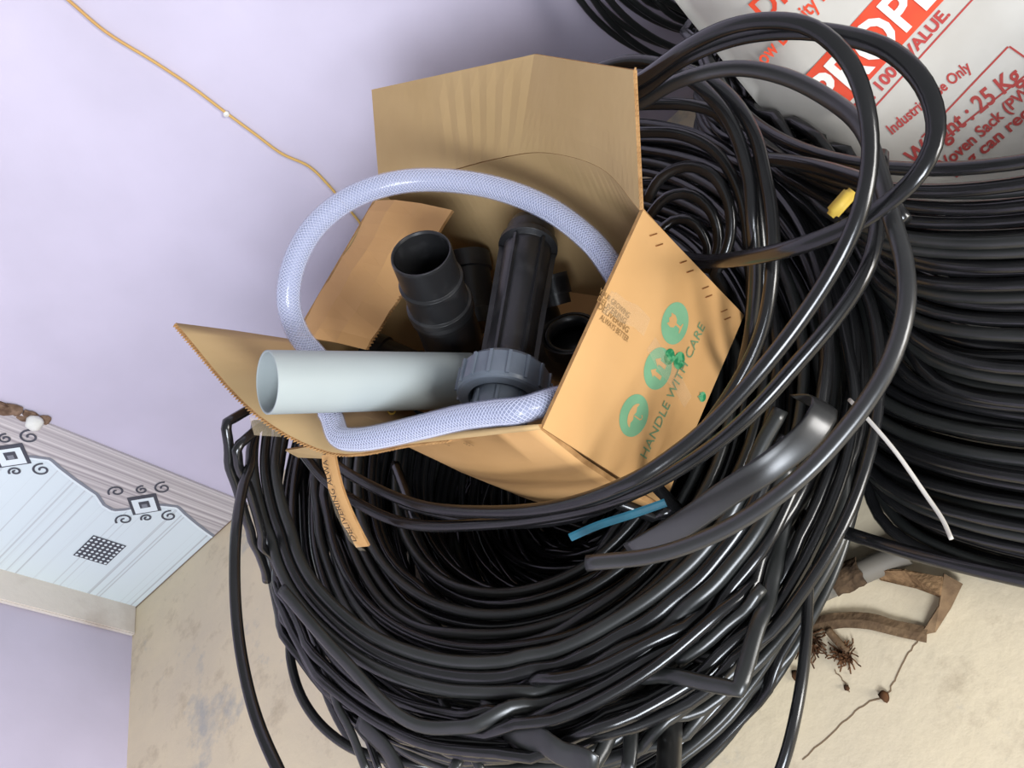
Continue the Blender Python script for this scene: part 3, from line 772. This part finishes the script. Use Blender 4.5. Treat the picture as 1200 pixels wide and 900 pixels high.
# clear tape remnants over the print
for (pa, pb, wd) in (((716,353),(758,382),.026),((762,402),(806,470),.022),((708,368),(718,342),.010)):
    a_, b_ = fhit(*pa), fhit(*pb); dr = (b_-a_).normalized(); sd = nf.cross(dr)
    pts = [a_-sd*wd*.5, lerp(a_,b_,.35)-sd*wd*.62, lerp(a_,b_,.7)-sd*wd*.45, b_-sd*wd*.55, b_+sd*wd*.4, lerp(a_,b_,.6)+sd*wd*.6, lerp(a_,b_,.3)+sd*wd*.45, a_+sd*wd*.5]
    part('tape_scrap', mesh([p+nf*.0014 for p in pts], [tuple(range(8))]), 'tape_clear', fw_)
# staples down the manufacturer's joint
sd_ = (e1*.8-UP*.85).normalized()
for (px, py) in ((765,275),(772,287),(800,307),(808,318),(826,337),(830,347),(848,364),(852,373)):
    p = fhit(px, py); part('staple', tube([p-sd_*.0065+nf*.0004, p-sd_*.0062+nf*.0016, p+sd_*.0062+nf*.0016, p+sd_*.0065+nf*.0004], .0008, None, 5), 'staple', fw_)
# faint stamped marks on the left wall
for s, t, hz in (('40',.33,.030),('5',.27,.030),('81',.21,.028)):
    b = lerp(A, D, t); r = spl(key_rim, t)[0]
    p = b+OUT*(r+.0105)-UP*hz; tn = (lerp(A,D,t+.01)+OUT*spl(key_rim,t+.01)[0]-lerp(A,D,t-.01)-OUT*spl(key_rim,t-.01)[0]).normalized()
    part('stamp', place2d(text_me(s, .016), p, -tn, UP, (-tn).cross(UP), .0), 'ink_brown', lw)

# torn cardboard strip with lettering, hanging over the coil
sa, sb = at(386,532,.705), at(426,640,.60)
dirs = (sb-sa); sid = (at(398,530,.66)-at(374,535,.66)); sid = sid.normalized()*.030
rows = []
for i in range(9):
    t = i/8; p = lerp(sa, sb, t)+UP*.012*math.sin(math.pi*t); k = 1.0+.15*math.sin(i*2.3)
    rows.append([p-sid*.55*k, p, p+sid*.45])
cs = thing('cardboard_strip', 'narrow torn cardboard strip with printed words dangling below the box', 'cardboard', sb)
strip = part('strip', sheet(rows, .004), COO, cs); 
sn = dirs.cross(sid).normalized()
if sn.dot(CAMP-sa) < 0: sn = -sn
rd = -dirs.normalized(); up_t = sn.cross(rd)
part('lettering', place2d(text_me('DELIVERING ALWA', .016), sb-dirs*.06-up_t*.004+UP*.004, rd, up_t, sn, .0065, lambda p: UP*.012*math.sin(math.pi*max(0,min(1,(p-sa).dot(dirs)/dirs.length_squared))), dirs.length*.88), 'ink_black', strip)
tp_pts = [lerp(sa,sb,.35)-sid*.75, lerp(sa,sb,.6)-sid*.85, lerp(sa,sb,.9)-sid*.6, lerp(sa,sb,1.02)-sid*.1, lerp(sa,sb,1.03)+sid*.4, lerp(sa,sb,.93)-sid*.2, lerp(sa,sb,.6)-sid*.45, lerp(sa,sb,.4)-sid*.4]
part('tape_scrap', mesh([p+sn*.008 for p in tp_pts], [tuple(range(8))]), 'tape_clear', cs)
# khaki torn flap piece under the rim
kp = [at(335,527,.70), at(372,521,.71), at(392,537,.69), at(350,535,.68)]
part('torn_flap', sheet([[kp[0],kp[1]],[kp[3],kp[2]]], .004), ['board_in','board_in','board_edge'], cb)

# ------------------------------------------------------------------ things in the box
# light grey pipe
g0, g1 = atd(313,448,1.17), atd(550,446,1.31)
RP = .0428
gp = thing('pvc_pipe', 'pale grey plastic pipe with an open end sticking out of the box', 'pipe', g1)
Lp = (g1-g0).length
part('pipe_wall', lathe(g0, g1, [(.10,RP-.003),(.0,RP-.003),(-.0005,RP-.0015),(0,RP),(Lp,RP),(Lp+.0005,RP-.002),(Lp,RP-.003),(Lp-.05,RP-.003)], 48), 'pvc_light', gp, True)
part('pipe_bore', lathe(g0, g1, [(.004,RP-.0034),(Lp*.6,RP-.0034)], 40), 'pvc_light', gp, True)
# black coupling
k0, k1 = atd(493,296,1.25), atd(535,410,1.42)
cpg = thing('pipe_coupling', 'black ridged pipe coupling standing open end up in the box', 'coupling', k1)
Lk = (k1-k0).length; r = .0455
part('coupling_body', lathe(k0, k1, [(.12,r-.005),(.004,r-.005),(0,r-.003),(0,r-.001),(.004,r),(.056,r),(.058,r+.004),(.063,r+.004),(.065,r+.0005),(.108,r+.002),(.110,r+.006),(.118,r+.007),(.121,r+.003),(.128,r+.006),(.134,r+.006),(.136,r+.002),(Lk,r+.004)], 44), 'fitting_black', cpg, True)
part('coupling_bore', lathe(k0, k1, [(.003,r-.0055),(.15,r-.0055),(.151,.001)], 36), 'fitting_black', cpg, True)
p = atd(514,386,1.315); part('screw', lathe(p, p+(CAMP-p).normalized()*.008, [(0,.005),(.005,.005),(.008,.003),(.008,.0005)], 12, True), 'fitting_black', cpg, True)
# filter body with grey union nut
f0, f1 = atd(622,272,1.35), atd(586,482,1.15)
ax = (f1-f0).normalized(); Lf = (f1-f0).length
va = thing('filter_assembly', 'black filter body with a grey ribbed union nut inside the box', 'filter', f0)
part('filter_body', lathe(f0, f1, [(-.03,.002),(-.025,.022),(-.012,.034),(.0,.038),(.02,.039),(.024,.045),(.034,.046),(.038,.037),(Lf*.5,.034),(Lf*.74,.034),(Lf*.80,.040),(Lf*.84,.044)], 36), 'fitting_black', va, True)
ao = ax.cross(V((0,0,1))).normalized(); bo = ax.cross(ao)
for k in range(6):
    g = 2*math.pi*k/6+.3; dvec = ao*math.cos(g)+bo*math.sin(g); s0 = f0+ax*.04+dvec*.034; s1 = f0+ax*Lf*.78+dvec*.034
    sdv = ax.cross(dvec)*.0022
    part('rib', mesh([s0-sdv, s0+sdv, s1+sdv, s1-sdv, s0-sdv+dvec*.010, s0+sdv+dvec*.010, s1+sdv+dvec*.006, s1-sdv+dvec*.006], [(4,5,6,7),(0,3,2,1),(0,4,7,3),(1,2,6,5),(0,1,5,4),(3,7,6,2)]), 'fitting_black', va)
un = f0+ax*(Lf*.845); RU = .0625
nut = part('union_nut', lathe(un, un+ax, [(-.012,.040),(-.014,.050),(-.012,RU-.004),(-.006,RU),(.028,RU+.001),(.033,RU-.001),(.035,RU-.004),(.036,.046),(.030,.044),(.010,.043)], 56), 'pvc_grey', va, True)
for k in range(16):
    g = 2*math.pi*k/16; dvec = ao*math.cos(g)+bo*math.sin(g); c = un+dvec*(RU); sdv = ax.cross(dvec)*.0022
    vs = [c-ax*.006-sdv, c-ax*.006+sdv, c+ax*.030+sdv, c+ax*.030-sdv]; vs += [v+dvec*.0035 for v in vs]
    part('grip_rib', mesh(vs, [(4,5,6,7),(0,3,2,1),(0,4,7,3),(1,2,6,5),(0,1,5,4),(3,7,6,2)]), 'pvc_grey', nut)
col_ = part('union_collar', lathe(un, un+ax, [(.0,.040),(.040,.040),(.062,.039),(.064,.036),(.061,.033),(.052,.032),(.051,.001)], 44), 'pvc_grey', va, True)
for k in range(8):
    g = 2*math.pi*k/8+.2; dvec = ao*math.cos(g)+bo*math.sin(g); c = un+dvec*.0395; sdv = ax.cross(dvec)*.002
    vs = [c+ax*.036-sdv, c+ax*.036+sdv, c+ax*.058+sdv, c+ax*.058-sdv]; vs += [v+dvec*.003 for v in vs]
    part('collar_rib', mesh(vs, [(4,5,6,7),(0,3,2,1),(0,4,7,3),(1,2,6,5),(0,1,5,4),(3,7,6,2)]), 'pvc_grey', col_)
# black elbow deep in the box
el = thing('pipe_elbow', 'black pipe elbow lying deep in the box beside the filter', 'elbow', (-.30,.96,ZB))
ep = catmull([atd(668,390,1.28), atd(672,410,1.31), atd(660,420,1.36), atd(640,400,1.42), atd(630,370,1.45)], 6)
part('elbow_body', tube(ep, .038, .038, 28, False, .86), 'fitting_black', el, True)
part('elbow_collar', lathe(ep[0], ep[4], [(.0,.040),(.0,.044),(.022,.044),(.024,.038)], 32), 'fitting_black', el, True)
# small brass ring
p = atd(459,481,1.30); d_ = (CAMP-p).normalized()
br = link('hose_ferrule', lathe(p, p+d_, [(0,.004),(0,.0065),(.008,.0065),(.009,.0045),(.002,.004)], 16), 'yellow', None, True)
tag(br, 'tiny brass ring fitting under the pale grey pipe', 'ring')
# black filler sockets, added to darken the inside of the box
for i, (px, py, d0, qx, qy, d1, rr) in enumerate(((430,415,1.56,500,445,1.52,.045),(545,300,1.56,558,385,1.52,.045),(646,322,1.40,652,346,1.40,.026))):
    a_, b_ = atd(px,py,d0), atd(qx,qy,d1); 
    a_.z = max(a_.z, ZB+.05); b_.z = max(b_.z, ZB+.05); Lx = (b_-a_).length
    o = link('filler_socket', lathe(a_, b_, [(.05,rr-.005),(0,rr-.005),(0,rr),(.03,rr),(.032,rr-.004),(Lx-.03,rr-.004),(Lx-.028,rr),(Lx,rr),(Lx,.004)], 32), 'fitting_black', None, True)
    tag(o, ('added black filler socket in the box under the folded-in flap', 'added black filler socket leaning between the ridged coupling and the filter', 'added black filler socket between the filter and the elbow')[i], 'socket')
# clear braided hose
hp = catmull([atd(*q) for q in ((735,345,1.12),(716,312,1.15),(690,280,1.19),(645,246,1.23),(590,223,1.26),(530,212,1.28),(470,213,1.29),(415,230,1.29),(372,262,1.285),(346,305,1.285),(338,352,1.29),(350,392,1.305),(376,425,1.32),(386,455,1.31),(385,480,1.275),)]+[lerp(A,D,t)+OUT*o+UP*h for t, o, h in ((.535,.094,.044),(.475,.114,.042),(.41,.106,.039),(.34,.085,.034),(.26,.056,.027),(.18,.027,.021),(.11,.006,.015),(.055,-.012,.004),(.050,-.045,-.035),(.09,-.075,-.100))], 12)
ho = thing('braided_hose', 'clear braided plastic hose looping up out of the box', 'hose', hp[-1])
RH = .0175
part('hose_core', tube(hp, RH*.80, None, 20, False, .8), 'hose_core', ho, True)
# helical reinforcing threads in both directions
frames = []
nrm = V((0,0,1)); Ls = [0.0]
for i in range(len(hp)):
    t = (hp[min(i+1,len(hp)-1)]-hp[max(i-1,0)]).normalized(); nrm = (nrm-t*nrm.dot(t)).normalized(); frames.append((t, nrm.copy(), t.cross(nrm)))
    if i: Ls.append(Ls[-1]+(hp[i]-hp[i-1]).length)
def hose_at(s):
    i = 0
    lo, hi = 0, len(Ls)-1
    while hi-lo > 1:
        m_ = (lo+hi)//2
        if Ls[m_] <= s: lo = m_
        else: hi = m_
    u = (s-Ls[lo])/(Ls[hi]-Ls[lo]); p = lerp(hp[lo], hp[hi], u); a = frames[lo]; b = frames[hi]
    return p, lerp(a[1], b[1], u).normalized(), lerp(a[2], b[2], u).normalized()
vs, fs = [], []
NTH, PITCH, STEP = 13, .062, .005
for sg in (1, -1):
    for k in range(NTH):
        prev = None; n = int(Ls[-1]/STEP)
        for i in range(n+1):
            s = min(Ls[-1], i*STEP); p, a, b = hose_at(s); g = sg*2*math.pi*s/PITCH + 2*math.pi*k/NTH; rr = RH*.87
            base_i = len(vs)
            for dg in (-.045, .045): vs.append(p+a*rr*math.cos(g+dg)+b*rr*math.sin(g+dg))
            vs.append(p+a*(rr+.0007)*math.cos(g)+b*(rr+.0007)*math.sin(g))
            if prev is not None: fs += [(prev, base_i, base_i+2, prev+2), (prev+2, base_i+2, base_i+1, prev+1)]
            prev = base_i
th = part('reinforcing_thread', mesh(vs, fs), 'hose_thread', ho); th['kind'] = 'stuff'
part('hose_skin', tube(hp, RH, None, 20), 'hose_skin', ho, True)

# ------------------------------------------------------------------ printed sack
Qb = V((.24,.88,.42)); b1 = V((1,-.02,-.02)).normalized(); b2 = V((0,.68,.733)); b2 = (b2-b1*b2.dot(b1)).normalized(); bn = b1.cross(b2).normalized()
if bn.dot(CAMP-Qb) < 0: bn = -bn
def bump(p):
    return bn*(.010*noise.noise(p*5.0)+.004*noise.noise(p*14.0+V((3,1,2))))
sack = thing('resin_sack', 'white plastic sack with red printed lettering standing inside the coil', 'sack', Qb+b1*.3-b2*.48)
u0, u1, v0, v1 = -.105, .56, -.478, .42
rows_f, NU, NV = [], 44, 52
vs, fs = [], []
for i in range(NV+1):
    for j in range(NU+1):
        s, t = j/NU, i/NV; p = Qb+b1*lerp(u0,u1,s)+b2*lerp(v0,v1,t)
        e = min(s,1-s,t,1-t); k = 1-(1-min(1,e/.13))**2; 
        vs.append(p+bump(p)-bn*.085*(1-k))
for i in range(NV+1):
    for j in range(NU+1):
        s, t = j/NU, i/NV; p = Qb+b1*lerp(u0,u1,s)+b2*lerp(v0,v1,t)
        e = min(s,1-s,t,1-t); k = 1-(1-min(1,e/.2))**2
        vs.append(p-bn*(.085+.09*k)+bump(p*1.3)*.5*k)
o_ = (NV+1)*(NU+1)
for i in range(NV):
    for j in range(NU):
        a = i*(NU+1)+j; fs.append((a,a+1,a+NU+2,a+NU+1)); fs.append((o_+a,o_+a+NU+1,o_+a+NU+2,o_+a+1))
def rim_(a, b): fs.append((b, a, o_+a, o_+b))
for j in range(NU): rim_(j, j+1); rim_(NV*(NU+1)+j+1, NV*(NU+1)+j)
for i in range(NV): rim_((i+1)*(NU+1), i*(NU+1)); rim_(i*(NU+1)+NU, (i+1)*(NU+1)+NU)
sk = part('sack_body', mesh(vs, fs), 'bag', sack, True)
def bhit(px, py): return atp(px, py, Qb, bn)
def onbag(name, me2, a, b=None, m='red_ink', off=.0030, tri=True):
    """a text starting at pixel a, its baseline heading for pixel b"""
    pa = bhit(*a); pb = bhit(*b); d = (pb-pa); u = d.normalized(); v = bn.cross(u)
    if v.dot(b2) < 0: v = -v
    bm = bmesh.new(); bm.from_mesh(me2); bmesh.ops.triangulate(bm, faces=bm.faces[:])
    for _ in range(5):
        long_ = [e for e in bm.edges if e.calc_length() > .012]
        if long_: bmesh.ops.subdivide_edges(bm, edges=long_, cuts=1); bmesh.ops.triangulate(bm, faces=bm.faces[:])
    bm.to_mesh(me2); bm.free()
    def h(p): return bump(p-bn*off)
    return part(name, place2d(me2, pa, u, v, bn, off, h), m, sk)
def btext(s, size, a, b, m='red_ink', bold=0.0, off=.0014, fit=None):
    me2 = text_me(s, size, bold); L = (bhit(*b)-bhit(*a)).length
    xs = [v.co.x for v in me2.vertices]; k = L/(max(xs)-min(xs)); x0 = min(xs)
    for v in me2.vertices: v.co.x = (v.co.x-x0)*k
    return onbag('lettering', me2, a, b, m, off)
# red band with white letters
pa, pb = bhit(960,140), bhit(1130,-12); Lb = (pb-pa).length
onbag('print_band', poly2d([[(0,0),(Lb+.10,0),(Lb+.10,.070),(0,.070)]]), (983,133), (1110,-4), 'red_ink', .0016)
btext('PROPEL', .074, (976,131), (1130,-38), 'bag_white', .0018, .0030)
btext('DRT', .050, (897,26), (954,-30), 'red_ink', .0010)
btext('Low Density Poly', .030, (890,84), (990,-26), 'red_ink', .0006)
btext('ET. 100% VALUE.', .022, (1008,134), (1115,16), 'dark_red_ink', .0008)
btext('Industrial Use Only', .021, (1045,158), (1140,80), 'dark_red_ink', .0005)
btext('Weight : 25 Kg', .034, (1070,196), (1200,92), 'dark_red_ink', .0008)
btext('Woven Sack (PWS)', .022, (1100,205), (1222,98), 'dark_red_ink', .0006)
btext('Bag can recycle', .022, (1120,208), (1240,108), 'dark_red_ink', .0006)
for a, b in (((1014,139),(1150,-10)),((1080,162),(1183,55)),((1080,184),(1215,80))):
    L = (bhit(*b)-bhit(*a)).length; onbag('print_rule', poly2d([[(0,0),(L,0),(L,.0024),(0,.0024)]]), a, b, 'dark_red_ink', .0014)
L = (bhit(1200,72)-bhit(1182,55)).length
onbag('print_rule', poly2d([[(0,0),(.06,0),(.06,.0024),(0,.0024)]]), (1183,55), (1206,71), 'dark_red_ink', .0014)

# ------------------------------------------------------------------ small things
p = atd(986,238,1.07); dv = (atd(1000,222,1.06)-atd(975,250,1.06)).normalized()
bm = bmesh.new(); bmesh.ops.create_cube(bm, size=1)
for v in bm.verts: v.co = V((v.co.x*.036, v.co.y*.020, v.co.z*.012))
bmesh.ops.bevel(bm, geom=bm.edges[:], offset=.0045, segments=3, affect='EDGES')
q = dv.to_track_quat('X','Z').to_matrix()
for v in bm.verts: v.co = q @ v.co + p
yc = link('marker_clip', bmm(bm), 'yellow', None, True); tag(yc, 'small yellow plastic clip wrapped round a turn of the tubing', 'clip')
wt = catmull([atd(*q) for q in ((995,468,1.0),(1016,490,.97),(1050,530,.95),(1085,580,.94),(1104,608,.93),(1115,632,.92))], 6)
o = link('cable_tie', tube(wt, .0022, .0012, 6), 'bag', None, True); tag(o, 'white plastic strip lying across the dark coil turns', 'strip')
bt = catmull([atd(*q) for q in ((668,630,1.06),(700,616,1.045),(740,603,1.03),(780,589,1.02))], 5)
o = link('tape_strip', tube(bt, .0050, .0010, 6, up=V((-.2,-.6,.77))), 'teal', None); tag(o, 'short strip of blue tape showing between tubes under the box', 'tape')
pp = [atd(292,488,1.35), atd(322,496,1.33), atd(330,512,1.33), atd(298,510,1.35)]
o = link('tape_scrap', sheet([[pp[0],pp[1]],[pp[3],pp[2]]], .001), ['tape_clear']*3, None); tag(o, 'scrap of cloudy tape under the bent cardboard flap', 'tape')

# burlap band and rubbish on the floor in front
def flatband(pix, wd, m, name, label, cat, lift=.004, thick=.003, wv=.006):
    pts = catmull([at(x, y, z) for x, y, z in pix], 6); rows = []
    for i, p in enumerate(pts):
        t = (pts[min(i+1,len(pts)-1)]-pts[max(i-1,0)]); t.z = 0; s = V((-t.y,t.x,0)).normalized()*wd/2
        k = 1+.12*noise.noise(p*30)
        rows.append([p-s*k+UP*(lift+wv*max(0,noise.noise(p*18))), p+UP*(lift+wv*.6), p+s*k+UP*(lift+wv*max(0,noise.noise(p*18+V((5,0,0)))))])
    o = link(name, sheet(rows, thick), [m]*3, None); return tag(o, label, cat)
flatband([(950,735,0),(985,728,.004),(1020,729,.006),(1050,737,.004),(1088,745,0)], .024, 'strap', 'webbing_band', 'flat brown webbing band curving across the concrete floor', 'band')
# folded burlap piece
fr = [[at(1025,668,.03), at(1060,668,.035), at(1105,676,.03)], [at(1030,677,.004), at(1072,684,.006), at(1102,697,.03)], [at(1032,680,.004), at(1075,690,.004), at(1104,700,.004)]]
o = link('burlap_scrap', sheet(fr, .003), ['burlap']*3, None); tag(o, 'folded scrap of brown burlap beside the wide coil', 'cloth')
fr = [[at(1106,672,.03), at(1128,684,.01)], [at(1100,710,.02), at(1114,712,.004)], [at(1078,745,.004), at(1096,741,.003)]]
o = link('burlap_scrap', sheet(fr, .003), ['strap']*3, None); tag(o, 'frayed burlap corner hanging down to the webbing band', 'cloth')
# grey stick and bark under the coils
Ls_ = (SB-SA).length
o = link('grey_stick', lathe(SA, SB, [(0,.002),(.001,.020),(.06,.021),(.14,.019),(Ls_,.020),(Ls_,.002)], 20), 'grey_pole', None, True); tag(o, 'weathered grey stick lying on the floor between the coils', 'stick')
sx_ = (SB-SA).normalized(); sy_ = V((-sx_.y, sx_.x, 0)).normalized(); sz_ = sx_.cross(sy_)
if sz_.z < 0: sz_ = -sz_
def bark(t0, t1, label, seed):
    rows = []
    for i in range(7):
        rows.append([])
        for j in range(9):
            g = math.radians(-75+150*j/8+14*noise.noise(V((i*.9,j*.6,seed)))); t = lerp(t0, t1, i/6)+.012*noise.noise(V((j*.8,i*.3,seed+4)))
            rr = .0238+.0022*abs(noise.noise(V((i*.7,j*.9,seed+9)))); c = lerp(SA, SB, t)
            rows[-1].append(c+sz_*(rr*math.cos(g))+sy_*(rr*math.sin(g)))
    o = link('bark_strip', sheet(rows, .003), ['bark']*3, None); tag(o, label, 'bark')
bark(.56, .74, 'dark strip of bark wrapped over the weathered grey stick', 1.3)
bark(.22, .46, 'crumbling strip of bark at the base of the loose coil', 6.1)
# dry root tufts
def tuft(px, py, n, rad, name, label):
    r0 = at(px, py, .006); vs, fs = [], []
    for i in range(n):
        a = U(0, 6.28); L = U(.3,1)*rad; p = r0+V((U(-1,1),U(-1,1),0))*rad*.25; pts = [p]
        for k in range(4):
            a += U(-.7,.7); p = p+V((math.cos(a),math.sin(a),0))*L/4; p.z = max(.002, .006+U(-.004,.008)); pts.append(p)
        me = tube(pts, .0012, None, 4); b = len(vs); vs += [v.co.copy() for v in me.vertices]; fs += [tuple(b+i for i in f.vertices) for f in me.polygons]; bpy.data.meshes.remove(me)
    o = link(name, mesh(vs, fs), 'dry_root', None); return tag(o, label, 'roots')
tuft(948,752,70,.035,'root_tuft','dark tuft of dry roots at the end of the webbing band')
tuft(990,768,60,.030,'root_tuft','small frayed tuft of fibres on bare concrete')
o = link('dry_twig', tube(catmull([at(970,738,.012), at(980,750,.010), at(994,764,.008)], 4), .0065, .005, 6), 'strap', None, True); tag(o, 'short flat twig leading from the band to the frayed tuft', 'twig')
for i, (px, py, r, lb) in enumerate(((934,792,.008,'round brown crumb on the floor near the root tuft'),(1036,816,.007,'brown crumb lying on the crack in the floor'),(992,806,.004,'tiny brown crumb below the frayed tuft'))):
    o = link('dirt_crumb', blob(at(px,py,r*.7), r, i+2.2, 2, (1,1.3,.8), .5), 'dry_root', None, True); tag(o, lb, 'crumb')
# crack in the floor
def crack(pix, wd):
    pts = [at(x,y,.0008) for x, y in pix]; pts = catmull(pts, 5)
    fl2 = [(p.x+U(-.0015,.0015), p.y+U(-.0015,.0015)) for p in pts]
    me = ribbon2d(fl2, wd)
    for v in me.vertices: v.co = V((v.co.x, v.co.y, .0008))
    part('crack', me, 'crack', fl)
crack([(1077,748),(1062,770),(1050,793),(1040,812),(1015,825),(995,840),(975,860),(940,890)], .0022)
crack([(978,785),(990,800),(995,812)], .0018)
